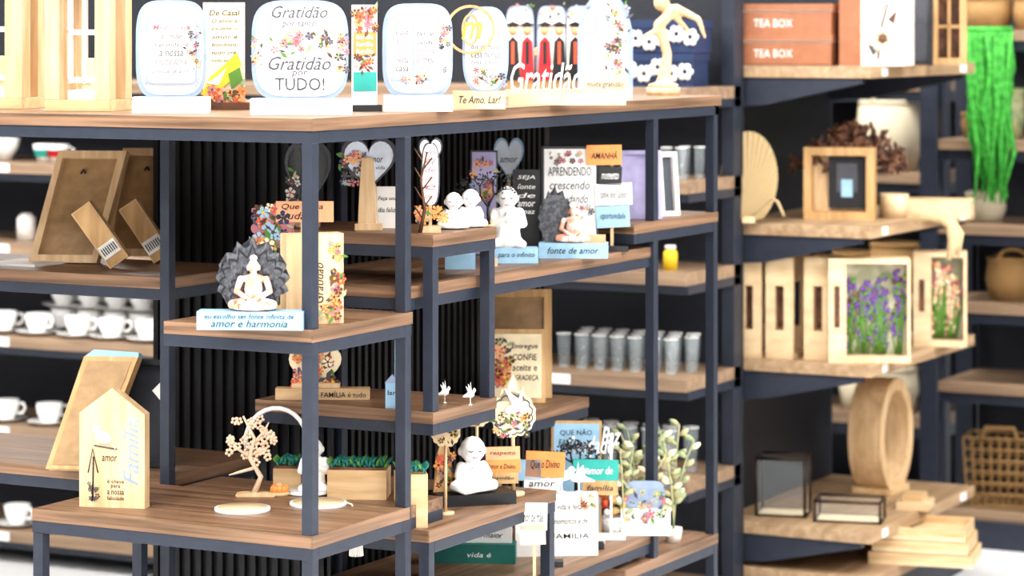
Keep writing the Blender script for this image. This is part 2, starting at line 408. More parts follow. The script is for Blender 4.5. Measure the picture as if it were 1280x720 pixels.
for a,b in ((491,515),(517,549)):
    m.bx(a,b,cv-42,cv+38,-7,-4,PBL);m.bx(a+1.5,b-1.5,cv-40,cv+36,-7.5,-7,W)
for i in range(6): m.txt(('amor','e paz','sempre','aqui','nesta','casa')[i],503,cv-32+i*11,16,6,-8,PINKI if i%3==0 else GREY,.2);m.txt(('lar doce','lar é','onde','mora','o meu','coração')[i],532,cv-32+i*11,22,6,-8,GREY if i%3 else PINKI,.2)
m.flora(555,cv,12,60,14,yf,PAL2,4);m.flora(520,cv+36,40,10,10,-8,PAL2,4);m.done('quote_plaque')
m=M(281,137,.182);m.bx(262,312,128,137,-12,10,BRN)
m.bx(254,306,3,128,-2,2,CREAM)
for i,t in enumerate(('De Casal','O amor é','paciente, o','amor é','bondoso,','tudo crê,','tudo espera')): m.txt(t,281,16+i*10,38 if i==0 else 32,7 if i==0 else 5,-2.6,INK if i==0 else GREY,.2)
m.ext([(252,118),(262,98),(280,82),(296,66),(302,80),(292,98),(276,112),(262,122)],-5,-3,YEL)
m.ext([(258,104),(272,96),(284,84),(274,106)],-6,-5,W);m.ext([(286,92),(300,84),(304,100),(290,112)],-6,-5,GRN)
m.flora(285,122,44,22,26,-7,PAL,7);m.done('bird_greeting_card')
m=M(455,139,.182,rz=40);m.bx(432,476,131,139,-12,12,BLACK);m.bx(440,471,6,131,-5,5,W);m.bx(441,470,40,70,-6,-5,ORG);m.bx(441,470,90,114,-6,-5,TEAL);m.flora(455,24,26,28,16,-6,PAL,6);m.flora(455,80,26,20,10,-6,PAL,5)
for i in range(3): m.txt('família',455,46+i*9,22,6,-6.6,W)
m.done('floral_message_plaque')
m=M(598,136,.182);m.bx(566,632,114,136,-12,12,MDF);m.txt('Te Amo, Lar!',600,125,52,11,-12.6,INK,.3)
m.ext(sq(607,62,58,108,3),-2,2,GBL);m.ext(sq(607,62,51,101,3),-2.6,-2,W)
for i,t in enumerate(('que em nossa','casa nunca','falte amor,','risos e paz','para viver')): m.txt(t,607,60+i*9,36,6,-3.2,GREY,.2)
m.flora(612,98,36,20,16,-3,PAL2,5)
m.ring(circ(588,37,31),circ(588,37,27.5),-8,-4,GOLDW);m.ring(sq(588,37,22,40,2,28),sq(588,37,17,34,2,28),-8,-4,GOLDW);m.txt('m',590,38,26,22,-8.5,GOLD,.3)
m.done('ring_photo_holder')
m=M(710,131,.182);m.bx(636,782,116,131,-16,16,MDF);m.bx(640,728,112,116,-6,6,MDF)
for q in (-3,-2,-1,0,1,2): m.txt('Gratidão',683,97,90,38,q,WG,.25)
m.bx(730,784,94,116,-12,8,MDF);m.txt('muita gratidão',756,106,46,9,-12.6,GREY,.2)
m.done('gratitude_word_sign')
m=M(682,118,.182);m.lathe(682,8,118,[(0,0),(14,0),(14,5),(9,8),(12,30),(13,48),(9,66),(7,72),(9,76),(8,86),(5,92),(0,98)],GOLD,20);m.ball(682,0,43,7,7,9,GOLD);m.tube([(672,2,62),(664,-6,70),(680,-10,66)],3.5,GOLD);m.tube([(692,2,62),(700,-6,70),(684,-10,66)],3.5,GOLD);m.done('saint_figurine')
for i,(cu,w) in enumerate(((650,36),(690,38),(728,44))):
    m=M(cu,120,.182);m.bx(cu-w/2,cu+w/2,112,120,-8,8,MDF)
    m.ext(sq(cu,60,w,106,5),-2,2,GBL);m.ext(sq(cu,60,w-5,101,5),-2.6,-2,OFF);m.bx(cu-w/2+2,cu+w/2-2,84,112,-3,-2,KRAFT)
    for j,dx in enumerate((-9,9)):
        c2=CRIM if (i+j)%2 else BLACK
        m.ext([(cu+dx-9,100),(cu+dx-6,52),(cu+dx,46),(cu+dx+6,52),(cu+dx+9,100)],-5,-3,c2);m.ball(cu+dx,-4,38,5,3,6,PEACH)
        m.ext([(cu+dx-9,31),(cu+dx,27),(cu+dx+9,31),(cu+dx,35)],-6,-3,BLACK);m.bx(cu+dx-2,cu+dx+2,52,80,-5.6,-5,RED if c2 is BLACK else BLACK)
    m.flora(cu,14,w-8,16,8,-3,PAL2,3)
    m.done('graduate_plaque')
m=M(757,124,.182);m.bx(725,790,114,124,-8,8,W);m.ext([(722,114),(722,40),(728,12),(742,-6),(757,-12),(772,-6),(784,12),(791,40),(791,114)],-2,2,GBL);m.ext([(728,112),(728,42),(734,16),(745,1),(757,-5),(770,1),(779,16),(785,42),(785,112)],-3,-2,W)
m.flora(770,50,26,90,34,-3,PAL2,6)
for i in range(7): m.txt('bênçãos e amor',748,10+i*11,30,6,-3.6,GREY,.2)
m.done('arched_plaque')
WSC=blob([('c',(0,0,.05),(.05,0,.4),.09,.06),('c',(.05,0,.4),(-.05,0,.75),.06,.07),('c',(-.05,0,.75),(.15,0,.95),.07,.06),('c',(.15,0,.95),(.42,0,.82),.06,.04),('c',(.42,0,.82),(.5,0,.6),.04,.025),('c',(.1,0,.9),(.3,.05,.68),.05,.03),('c',(-.03,0,.7),(-.25,0,.6),.05,.025),('b',(-.02,0,1.02),(.1,.08,.11)),('b',(0,0,.03),(.2,.16,.04))],.022)
m=M(829,119,.182);m.lathe(829,0,119,[(0,0),(21,0),(21,10),(0,10)],PINE,24);m.geo(WSC,829,0,110,105,PINE);m.done('wooden_figure_sculpture')
for (a,b,c,dd) in ((775,868,62,104),(782,872,20,61)):
    m=M(820,None,.18,rz=5,y=2.66)
    off=m.v-104;m.bx(a,b,c+off,dd+off,0,60,NAVY);m.bx(a-2,b+2,c+off,c+off+10,-2,62,NAVY)
    for q in range(5):
        cu=a+12+q*18;cv=(c+dd)/2+off+random.uniform(-6,8)
        for w_ in range(6): m.ball(cu+7*math.cos(w_*1.05),-3,cv+7*math.sin(w_*1.05),5,2,5,W,1)
    m.done('navy_gift_box')
# ---------------------------------------------------------------- SHELF A
def photo_frame(u0,u1,v0,v1,d,name,fm,inner,rz=27.9,lean=14,fw=9,t=10,y=None,extra=None):
    m=M((u0+u1)/2,v1,d,rz=rz,lean=lean)
    if y is not None: m=M((u0+u1)/2,None,d,rz=rz,y=y,lean=lean);v1=m.v
    m.ring([(u0,v0),(u1,v0),(u1,v1),(u0,v1)],[(u0+fw,v0+fw),(u1-fw,v0+fw),(u1-fw,v1-fw),(u0+fw,v1-fw)],-t/2,t/2,fm)
    m.bx(u0+fw,u1-fw,v0+fw,v1-fw,t/2-2,t/2-1,inner)
    if extra: extra(m,u0,u1,v0,v1)
    return m.done(name)
def frame_back(cu,vb,w,h,rz,sh,lean=10):
    m=M(cu,vb,.545,rz=rz,lean=lean)
    o=[(cu-w/2,vb),(cu-w/2+sh,vb-h),(cu+w/2+sh,vb-h),(cu+w/2,vb)]
    cx=sum(p[0] for p in o)/4;cy=sum(p[1] for p in o)/4
    i=[(cx+(p[0]-cx)*.8,cy+(p[1]-cy)*.86) for p in o]
    m.ring(o,i,-8,8,PINE);m.ext(i,2,4,KRAFT);m.tube([(cx,0,cy-h*.3),(cx+3,-1,cy-h*.33),(cx+6,0,cy-h*.3)],1.5,INK)
    return m
m=frame_back(80,329,88,141,20,32);m.done('wooden_photo_frame')
m=frame_back(166,321,74,136,20,20);m.done('wooden_photo_frame')
def barblock(cu,vb,w,h,rot):
    m=M(cu,vb,.545,rz=24)
    r=math.radians(rot);hh=h/2*math.cos(r)+w/2*abs(math.sin(r))
    cv=vb-hh
    m.bx(cu-w/2,cu+w/2,cv-h/2,cv+h/2,-16,0,PINEX,rot=rot);m.bx(cu-w/2+1.5,cu+w/2-1.5,cv-h/2+1.5,cv+h/2-1.5,-17,-16,GOLDW,rot=rot)
    lu=cu+math.sin(r)*h*.25;lv=cv+math.cos(r)*h*.25
    m.bx(lu-12,lu+12,lv-9,lv+9,-18,-17,PAP,rot=rot)
    for q in range(7):
        x=-9+q*3;x0=lu+x*math.cos(r);y0_=lv-x*math.sin(r)
        m.bx(x0-.7,x0+.7,y0_-5,y0_+5,-18.6,-18,INK,rot=rot)
    m.done('barcoded_wood_block')
barblock(128,335,28,84,36);barblock(184,328,26,80,34)
m=M(25,332,.545,rz=0);m.bx(-20,56,329,332,-10,60,PAP);m.done('paper_sheet')
# ---------------------------------------------------------------- SHELF B
m=M(314,411,.59,rz=24)
m.bx(248,381,388,411,-16,16,PBL);m.txt('eu escolho ser fonte infinita de',314,394,112,6,-16.6,INK,.2);m.txt('amor e harmonia',314,403,96,9,-16.6,INK,.3)
m.ext(lotus(315,388,94,90),4,8,MAND)
for kk in (.9,.78,.64,.5,.36):
    lp=lotus(315,388,94*kk,90*kk);m.ring(lp,[(315+(p[0]-315)*.95,388+(p[1]-388)*.95) for p in lp],3.0,4,INK if kk in(.9,.64,.36) else GREY)
m.geo(BUD,317,0,388,70,BLUSH);m.ball(317,0,322.5,5,5,4,W);m.flora(317,378,44,12,16,-17,PAL,3)
m.done('buddha_quote_ornament')
m=M(398,403,.59,rz=48)
m.bx(352,426,291,403,-16,12,PINE)
m.txt('Gratidão',394,352,50,12,-16.6,INK,.3,90)
m.flora(404,390,30,18,22,-16.6,PAL,7);m.flora(417,360,12,44,18,-16.6,PAL,7);m.flora(416,312,14,30,8,-16.6,PAL,5)
m.done('gratitude_wood_block')
m=M(365,None,.59,y=.30);o=m.v-400
m.bx(342,420,394+o,400+o,-10,10,PINE);m.bx(345,417,264+o,290+o,-2,2,PEACH);m.txt('Que a sua',378,271+o,52,8,-2.6,INK,.2);m.txt('saudade',372,282+o,52,9,-2.6,INK,.3);m.bx(376,382,290+o,394+o,-2,2,PINE)
m.tube([(348,0,394+o),(346,0,350+o),(342,0,300+o)],1.5,GRN)
m.ext(scallop(342,298+o,26,9,.2),0,2,PINKI);m.flora(342,298+o,46,56,44,-1,PAL+[PBL,CREAM,NAVY],9)
m.done('floral_message_sign')
# ---------------------------------------------------------------- SHELF C
def heart_plaque(cu,cv,w,h,d,y,basew,rim,fill,txts,rz=27.9):
    m=M(cu,None,d,rz=rz,y=y);vb=m.v
    m.bx(cu-basew/2,cu+basew/2,vb-8,vb,-10,10,PINE)
    m.bx(cu-2,cu+2,cv+h*.3,vb-8,-1.5,1.5,PINE)
    o=heart(cu,cv,w,h);i=heart(cu,cv,w*.88,h*.88);m.ring(o,i,-2,2,rim)
    if fill: m.ext(i,-1,1,fill)
    for t,dv,ww in txts: m.txt(t,cu,cv+dv,ww,6,-1.6,GREY,.2)
    return m
m=heart_plaque(385,222,58,88,.435,.52,30,GREY,GLASSF,[]);m.tube([(360,0,200),(372,0,240),(385,0,262)],1.5,GREY);m.flora(368,236,14,50,18,-2,[OFF,GREY],6);m.done('heart_plaque')
m=heart_plaque(461,208,70,72,.435,.50,34,GREY,HBL,[('meu amor',-8,36),('por toda vida',2,40)]);m.flora(444,212,36,40,26,-2.2,PAL2,6);m.done('heart_plaque')
m=M(459,287,.435,rz=24);m.ext([(448,287),(450,240),(453,197),(467,197),(470,240),(471,287)],-8,8,PINE);m.done('wooden_pillar_ornament')
m=M(484,None,.435,y=.56);vb=m.v;m.bx(470,498,233,vb,-3,3,W);m.txt('Faça seu',484,248,22,6,-3.6,INK,.2);m.txt('dia feliz',484,262,22,6,-3.6,INK,.2);m.done('small_white_sign')
m=heart_plaque(538,192,30,40,.435,.50,26,GREY,W,[]);m.ext(sq(538,218,24,80,3),-1,1,GREY);m.ext(sq(538,218,20,76,3),-2,-1,W)
for i in range(6): m.txt(('vó','amor','de','ternura','e','afeto')[i],538,190+i*11,14,6,-2.6,PINKI,.2)
m.flora(540,268,38,16,20,-9,[ORG,PEACH],6);m.done('tall_heart_plaque')
m=M(528,None,.435,y=.47);vb=m.v;m.tube([(525,0,vb),(531,0,262),(526,0,225),(534,0,190)],[2.5,2,1.5,1],BRN)
for q in range(7): m.tube([(528,0,vb-18-q*12),(528+(12 if q%2 else -10),0,vb-34-q*12)],1,BRN)
m.done('twig_ornament')
def face(m,u,v,h,hz=.73,ry=.225,w_=1):
    for q in (-1,1):
        m.tube([(u+q*.12*h*w_,-ry*h*.93,v-hz*h),(u+q*.085*h*w_,-ry*h*1.03,v-(hz-.015)*h),(u+q*.05*h*w_,-ry*h*1.06,v-hz*h)],.009*h,GREY)
    m.tube([(u-.05*h*w_,-ry*h*1.0,v-(hz-.11)*h),(u,-ry*h*1.04,v-(hz-.12)*h),(u+.05*h*w_,-ry*h*1.0,v-(hz-.11)*h)],.009*h,PINKI)
def monk(u,v,h,d,mat=WG,name='monk_figurine',rz=27.9,y=None):
    m=M(u,v,d,rz=rz,y=y);m.geo(MONK,u,0,m.v,h,mat);face(m,u,m.v,h)
    m.done(name)
monk(567,None,48,.435,y=.60);monk(588,None,50,.435,y=.66)
m=M(646,328,.54,rz=30);m.bx(618,672,309,328,-14,14,PBL);m.txt('para o infinito',645,318,46,8,-14.6,INK,.2);m.geo(MONK2,634,0,309,78,WG);face(m,634,309,78,.8,.175,.8);m.done('monk_on_blue_block')
def tree(m,u,v,ang,l,r,y,mat,dep,leaf=None,lr=3):
    u2=u+l*math.cos(ang);v2=v-l*math.sin(ang)
    m.tube([(u,y,v),((u+u2)/2+random.uniform(-1,1),y,(v+v2)/2),(u2,y,v2)],[r,r*.85,r*.7],mat)
    if leaf and dep<=2:
        for _ in range(3):
            a=random.random()*6.28;cu=u2+random.uniform(-5,5);cv=v2+random.uniform(-5,5)
            m.ext([(cu,cv),(cu+lr*math.cos(a-.5),cv+lr*math.sin(a-.5)),(cu+lr*1.8*math.cos(a),cv+lr*1.8*math.sin(a)),(cu+lr*math.cos(a+.5),cv+lr*math.sin(a+.5))],y-1,y+1,leaf)
    if dep>0:
        for a in (ang+random.uniform(.3,.7),ang-random.uniform(.3,.7)): tree(m,u2,v2,a,l*.75,r*.7,y,mat,dep-1,leaf,lr)
m=M(610,332,.54);m.bx(602,622,324,332,-8,8,MDF);m.ext([(605,324),(606,278),(616,274),(619,324)],-3,3,PINE);random.seed(21);tree(m,612,280,1.65,22,2.6,-1,BLACK,4,BLACK,2.2);m.done('tree_of_life_sign')
m=heart_plaque(636,200,38,56,.54,1.36,26,PBL,HBL,[('amor',0,22)]);m.done('heart_plaque')
m=M(603,None,.54,y=1.15);vb=m.v;m.bx(588,622,188,vb,-3,3,GREY);m.bx(590,620,190,vb-2,-4,-3,VIO);m.flora(604,225,24,50,20,-4.2,PAL2,6);m.done('lilac_card_sign')
m=M(657,None,.54,y=1.25);vb=m.v;m.bx(641,675,212,vb,-3,3,BLACK)
for i in range(5): m.txt(('SEJA','fonte','de','amor','e paz')[i],658,222+i*11,22,6,-3.6,W,.2)
m.done('chalkboard_sign')
m=M(575,336,.54,rz=30);m.bx(556,594,317,336,-8,8,PBL);m.done('blue_quote_block')
m=M(716,322,.54,rz=24);m.bx(674,760,303,322,-14,14,PBL);m.txt('fonte de amor',717,312,64,8,-14.6,INK,.3)
m.ext(lotus(694,303,44,68),3,6,MAND);m.geo(BUD,716,0,303,50,BLUSH);m.ball(716,-1,256,5,5,4,W)
m.bx(728,757,293,303,-8,2,PEACH);m.done('buddha_quote_ornament')
m=M(713,None,.54,y=1.36);vb=m.v;m.bx(677,748,183,vb,-4,4,GREY);m.bx(680,745,186,vb-3,-5,-4,W)
for i,(t,w_) in enumerate((('APRENDENDO',54),('crescendo',50),('e mudando',46))): m.txt(t,712,214+i*17,w_,11,-5.6,GREY,.2*i)
m.flora(712,197,56,12,12,-5.6,PAL2,4);m.flora(712,264,56,14,10,-5.6,PAL2,4);m.done('framed_quote')
def signpost(u,y,d,signs,name='stacked_message_signs',pole=PINE,rz=27.9,bw=20):
    m=M(u,None,d,rz=rz,y=y);vb=m.v;m.bx(u-bw,u+bw,vb-7,vb,-10,10,BLACK)
    m.bx(u-2,u+2,min(s_[2] for s_ in signs)+3,vb-7,-1,3,pole)
    for i,(a,b,c,e,mt,t,tm) in enumerate(signs):
        m.bx(a,b,c,e,-5,-1,mt,rot=random.uniform(-3,3))
        if t:m.txt(t,(a+b)/2,(c+e)/2,(b-a)*.74,(e-c)*.38,-6.2,tm,.2)
    m.done(name)
signpost(765,1.40,.54,[(733,777,181,206,ORG,'AMANHÃ',INK),(748,777,208,231,BLACK,'momento',W),(744,790,229,256,W,'cultive bons sonhos',INK),(745,787,257,284,PBL,'oportunidade',INK)])
photo_frame(776,828,188,272,.477,'pale_violet_frame',VIO,VIO,rz=35,lean=6,fw=5,t=8,y=1.6)
photo_frame(822,851,190,270,.477,'white_photo_frame',W,GREY,rz=60,lean=6,fw=6,t=8,y=1.74)
# ---------------------------------------------------------------- SHELF H
photo_frame(608,690,362,500,.92,'wooden_photo_frame',GOLDW,KRAFT,lean=10,fw=10,t=8,y=1.5)
m=M(645,None,.92,y=1.42,lean=8);vb=m.v;m.bx(609,682,412,vb,-4,4,GOLDW);m.bx(615,677,418,vb-6,-5,-4,CREAM)
for i,(t,w_) in enumerate((('Entregue',36),('CONFIE',34),('aceite e',34),('AGRADEÇA',38))): m.txt(t,656,434+i*13,w_*.9,8,-5.6,INK,.1)
m.flora(627,452,20,60,30,-5.6,PAL,7);m.done('framed_quote')
# ---------------------------------------------------------------- SHELF D
m=M(402,None,.80,y=.50);vb=m.v;m.bx(345,462,vb-14,vb,-10,10,PINEX);m.bx(365,425,vb-20,vb-14,-6,6,PINE)
m.ext(heart(394,462,66,60),-2,2,CREAM);m.flora(394,462,50,36,34,-2.5,PAL+[CREAM],8);m.txt('FAMÍLIA é tudo',430,vb-7,56,8,-10.6,INK);m.done('floral_heart_plaque')
m=M(490,None,.80,y=.45);vb=m.v;m.bx(482,499,478,vb,-6,6,PBL);m.ext([(481,478),(490,468),(500,478)],-6,6,GBL);m.tube([(494,0,478),(494,0,425)],1,PBL);m.txt('lar',490,490,10,6,-6.6,INK);m.done('mini_blue_house')
for u_ in (556,588):
    m=M(u_,None,.80,y=.56);m.geo(DOVE,u_,0,m.v,30,W,sx=.6);m.done('dove_figurine')
# ---------------------------------------------------------------- SHELF L / I
m=M(110,590,.972,rz=20,lean=16)
m.ext([(58,588),(96,446),(166,446),(122,588)],-10,10,GOLDW);m.ext([(66,583),(101,452),(158,452),(118,583)],-11,-10,KRAFT);m.ext([(96,446),(108,437),(166,440),(166,446)],-8,10,PBL);m.done('tilted_book_frame')
photo_frame(138,213,450,606,.972,'black_photo_frame',BLACK,DARK,rz=12,lean=8,fw=7,t=14,y=.46,extra=lambda m,a,b,c,e:m.bx((a+b)/2+14,(a+b)/2+30,c+30,c+50,2,3,W,rot=45))
m=M(143,633,.988,rz=16)
m.ext([(100,633),(100,516),(143,484),(186,516),(186,633)],-9,9,PINE)
m.ball(132,-11,545,12,3,8,W,rot=-25);m.ball(123,-11,534,6,3,6,W);m.ext([(138,548),(150,562),(143,553)],-12,-10,W);m.tube([(120,-10,556),(150,-10,560)],1,GREY)
m.txt('Família',168,562,84,20,-9.6,GBL,.35,90);m.txt('amor',140,572,20,7,-9.6,INK,.2)
for i,t in enumerate(('é chave','para','a nossa','felicidade')): m.txt(t,148,600+i*7,22 if i!=1 else 12,5,-9.6,INK)
m.tube([(112,-10,590),(118,-10,560),(125,-10,590)],.8,INK);m.tube([(118,-10,625),(119,-10,570)],1,INK);m.flora(120,612,14,24,8,-9.6,[GREY],4)
m.done('house_shaped_block')
BLSM=plain('blossom_beige','#dfc3a8',.5)
m=M(316,620,.988,rz=27.9);m.ext(sq(320,618,50,6,3),-8,8,PINE)
random.seed(11)
m.tube([(318,0,616),(326,0,596),(312,0,572),(318,0,548),(304,0,520)],[4,3.4,3,2.4,1.4],BLSM);m.tube([(318,0,585),(300,0,590),(286,0,594)],[2.4,2,1],BLSM);m.tube([(316,0,556),(330,0,540),(336,0,528)],[2.4,2,1],BLSM);m.tube([(312,0,572),(296,0,560),(286,0,548)],[2.4,2,1],BLSM)
for q in range(34):
    a=random.random()*6.28;r=math.sqrt(random.random());cu=312+r*30*math.cos(a);cv=552+r*40*math.sin(a)
    for w_ in range(5):
        b=w_*1.2566+a;m.ball(cu+3.4*math.cos(b),-1,cv+3.4*math.sin(b),2.4,1.2,2.4,BLSM,1)
m.done('blossom_tree_ornament')
m=M(349,619,.988);m.lathe(349,0,619,[(0,0),(12,0),(14,4),(0,5)],PINE,20)
for q in range(9):
    a=q*.7;m.ball(349+8*math.cos(a),8*math.sin(a),611,4.5,4.5,6,ORG,1)
m.ball(349,0,608,5,5,6,PEACH,1);m.done('lotus_candle_holder')
m=M(392,616,.988);m.lathe(385,0,616,[(0,0),(28,0),(28,3),(0,3)],W,28)
m.tube([(345+62*math.cos(a)*.62,6,553+42*math.sin(a)*-1) for a in [math.pi*(1.0-i/14*1.0)+.25*(1-i/14) for i in range(15)]],3,W)
m.tube([(383.4,6,553),(384,6,585),(380,4,613)],3,W);m.geo(MONK2,393,0,613,66,WG);face(m,393,613,66,.8,.175,.8);m.done('monk_zen_ornament')
def coaster(u,v,r,d=.988):
    m=M(u,v,d);m.lathe(u,0,v,[(0,0),(r,0),(r,4),(0,4)],W,32);m.lathe(u,0,v-4.2,[(0,0),(r-4,0),(r-4,.4),(0,.5)],MDF,32)
    return m
coaster(303,638,35).done('wooden_coaster')
m=coaster(398,631,36);m.tube([(432,0,628),(440,-8,629),(446,-14,640)],1.2,OFF)
m.ball(446,-14,641,5,5,6,OFF)
for q in range(16):
    a=q*.39;m.tube([(446+4*math.cos(a),-14+4*math.sin(a),644),(446+6*math.cos(a),-14+6*math.sin(a),668),(446+8*math.cos(a),-14+8*math.sin(a),692)],1.3,OFF,seg=4)
m.loc.y+=0;m.done('tasselled_coaster')
def planter(u0,u1,vt,d,y,name='succulent_planter',rz=24,dep=50):
    cu=(u0+u1)/2;m=M(cu,None,d,rz=rz,y=y);vb=m.v;m.bx(u0,u1,vt,vb,-dep/2,dep/2,PINEX)
    m.bx(u0+2,u1-2,vt-3,vt,-dep/2+2,dep/2-2,BRN)
    n=int((u1-u0)/9)
    for i in range(n):
        for j in (-12,0,12):
            for q in range(7):
                a=q*.9+i;m.ball(u0+6+i*9+5*math.cos(a),j+5*math.sin(a),vt-6-3*math.sin(q*2.2),2.2,2.2,6,TEALD if (q+i)%4 else GRN,1,rot=-45*math.cos(a))
    m.done(name)
m=M.raw((0,0,0),1);m.bx(-.58,-.02,-Z(1.02),-Z(.995),.39,.55,SHX);m.bx(-.58,-.02,-Z(1.045),-Z(1.02),.39,.55,METAL);m.done('lower_ledge_shelf')
planter(412,486,584,.995,.47);planter(345,380,582,.995,.47)
# ---------------------------------------------------------------- SHELF J
planter(494,533,590,1.043,.46,rz=35,dep=40)
m=M(592,628,1.043,rz=45)
m.bx(540,640,614,628,-26,26,BLACK);m.geo(MONK,590,0,614,72,WG);face(m,590,614,72)
m.tube([(562,-10,606),(575,-24,610),(592,-26,606)],5,WG);m.ext([(542,614),(548,585),(545,572),(556,540),(566,572),(564,585),(572,614)],8,11,GOLDW);m.flora(557,588,20,40,24,7.5,PAL,6);m.done('monk_on_black_base')
m=M(642,None,1.043,y=.88);vb=m.v;m.lathe(642,0,vb,[(0,0),(14,0),(14,5),(0,5)],PINE,20);m.tube([(642,0,vb-4),(641,0,546)],2.5,PINE)
m.ext(scallop(641,518,28),0,4,CREAM);m.ext([(622,502),(628,486),(634,490),(641,468),(648,490),(654,486),(660,502)],0,4,CREAM);m.flora(641,530,44,30,30,-.5,PAL+[CREAM,OFF,GREY],5);m.ring(scallop(641,518,25),scallop(641,518,23.5),-1,0,GREY)
m.ball(642,-5,510,13,3,6,W,rot=20);m.ext([(642,508),(630,484),(648,498),(654,482),(652,508)],-6,-4,W);m.done('dove_mandala_topper')
for (cu,cv) in ((596,520),(557,545)):
    m=M(cu,None,1.043,y=.78 if cu>580 else .6);vb=m.v;m.lathe(cu,0,vb,[(0,0),(11,0),(11,4),(0,4)],PINE,20);m.tube([(cu,0,vb-3),(cu,0,cv+12)],2,PINE);m.ext(scallop(cu,cv-4,18),0,3,MDF);m.flora(cu,cv-4,26,26,12,-.4,PAL,5);m.done('floral_mandala_topper')
signpost(625,.86,1.043,[(607,650,558,574,PEACH,'respeito',INK),(603,651,574,590,ORG,'Amor e Divino',INK),(606,648,590,604,GOLDW,'gratidão',INK)])
# ---------------------------------------------------------------- SHELF K
signpost(690,1.08,1.233,[(644,676,574,600,PBL,'',INK),(657,706,564,596,ORG,'Que o Divino',INK),(655,700,597,612,W,'amor',INK)],rz=27.9,bw=14)
m=M(720,None,1.233,y=1.45);vb=m.v;m.bx(689,752,526,vb,-3,3,GOLDW);m.bx(692,749,529,vb-3,-4,-3,PBL);m.txt('QUE NÃO',720,540,40,9,-4.6,INK);m.txt('FALTE amor',720,553,44,9,-4.6,INK,.2);m.done('blue_framed_quote')
m=M(722,None,1.233,y=1.34);vb=m.v;m.bx(700,745,vb-8,vb,-8,8,BLACK);random.seed(3);m.tube([(722,0,vb-6),(720,0,640),(721,0,600)],3,BLACK);tree(m,721,604,1.57,16,3,0,BLACK,5,BLACK,2.4);m.done('black_tree_ornament')
signpost(745,1.32,1.233,[(716,773,574,600,TEAL,'O amor de',W),(728,772,600,618,GOLDW,'família',INK)],bw=10)
for i,(t,cu,cv) in enumerate((('Saudade',738,556),('Paz',764,545))):
    m=M(cu,None,1.233,y=1.38+.06*i);vb=m.v;m.bx(cu-18,cu+18,vb-7,vb,-6,6,W);m.bx(cu-1.5,cu+1.5,cv,vb-7,-1,1,W)
    for q in (-2,-1,0,1,2): m.txt(t,cu,cv,58 if i==0 else 24,22,q,W,.3)
    m.done('white_word_sign')
m=M(694,None,1.233,y=1.2,rz=34);vb=m.v
m.bx(643,747,616,vb,-8,8,W)
for i,(t,w_) in enumerate((('A vida é feita de',60),('momentos e de',54),('FAMÍLIA',60))): m.txt(t,712,632+i*18,w_*.8,8,-8.6,INK,.2 if i<2 else 0)
m.ext(heart(664,645,26,30),-10,-8,PEACH);m.flora(735,626,18,14,10,-8.6,PAL,4)
m.geo(DOVE,702,0,616,46,WG);m.geo(DOVE,724,2,616,38,WG,flip=-1);m.done('dove_quote_block')
signpost(668,.86,1.233,[(646,684,628,662,W,'amor de mãe',INK),(650,682,655,680,CREAM,'',INK)],bw=12)
m=M(602,None,1.233,y=1.05,rz=24);vb=m.v;m.bx(538,645,vb-24,vb,-14,14,TEALD);m.txt('vida é',600,vb-11,30,6,-14.6,W,.2)
m.bx(548,640,vb-44,vb-24,-3,3,W);m.txt('nosso bem maior',594,vb-34,70,7,-3.6,INK,.3);m.done('teal_quote_block')
m=M(765,None,1.233,y=1.5);vb=m.v;m.lathe(765,0,vb,[(0,0),(12,0),(15,22),(12,22),(10,4),(0,4)],W,24)
for q in range(40): m.ball(765+random.uniform(-22,22),random.uniform(-12,12),vb-28-random.uniform(0,34),5,5,5,random.choice(PAL+[W,YEL]),1)
m.done('flower_pot')
m=M(800,None,1.233,y=1.52);vb=m.v;m.bx(776,838,vb-34,vb,-4,4,W);m.ext(sq(806,vb-50,50,36,4),-2,2,GBL);m.flora(806,vb-40,52,40,26,-4.4,PAL2+[SAGE],6);m.done('floral_white_plaque')
def leafy(u,y,d,h,n,seed,name='eucalyptus_plant'):
    random.seed(seed);m=M(u,None,d,y=y);vb=m.v;m.lathe(u,0,vb,[(0,0),(9,0),(11,18),(9,18),(7,4),(0,4)],OFF,24);m.lathe(u,0,vb-15,[(0,0),(9,0)],BRN,24)
    for i in range(n):
        a=random.random()*6.28;sp=random.uniform(8,34);hh=h*random.uniform(.7,1)
        P_=[(u+sp*math.cos(a)*t*t,sp*math.sin(a)*t*t,vb-15-hh*t) for t in (0,.25,.5,.75,1)]
        m.tube(P_,1.2,SAGE,seg=5)
        for q in range(9):
            t=.25+.75*q/8;pu=u+sp*math.cos(a)*t*t;py=sp*math.sin(a)*t*t;pv=vb-15-hh*t
            sd=1 if q%2 else -1;m.ball(pu+sd*7,py,pv-3,8,2.5,4,SAGE if random.random()<.85 else CREAM,1,rot=30*sd)
    m.done(name)
leafy(800,1.62,1.294,150,4,2);leafy(842,1.78,1.294,140,5,5);leafy(780,1.50,1.294,140,3,9)
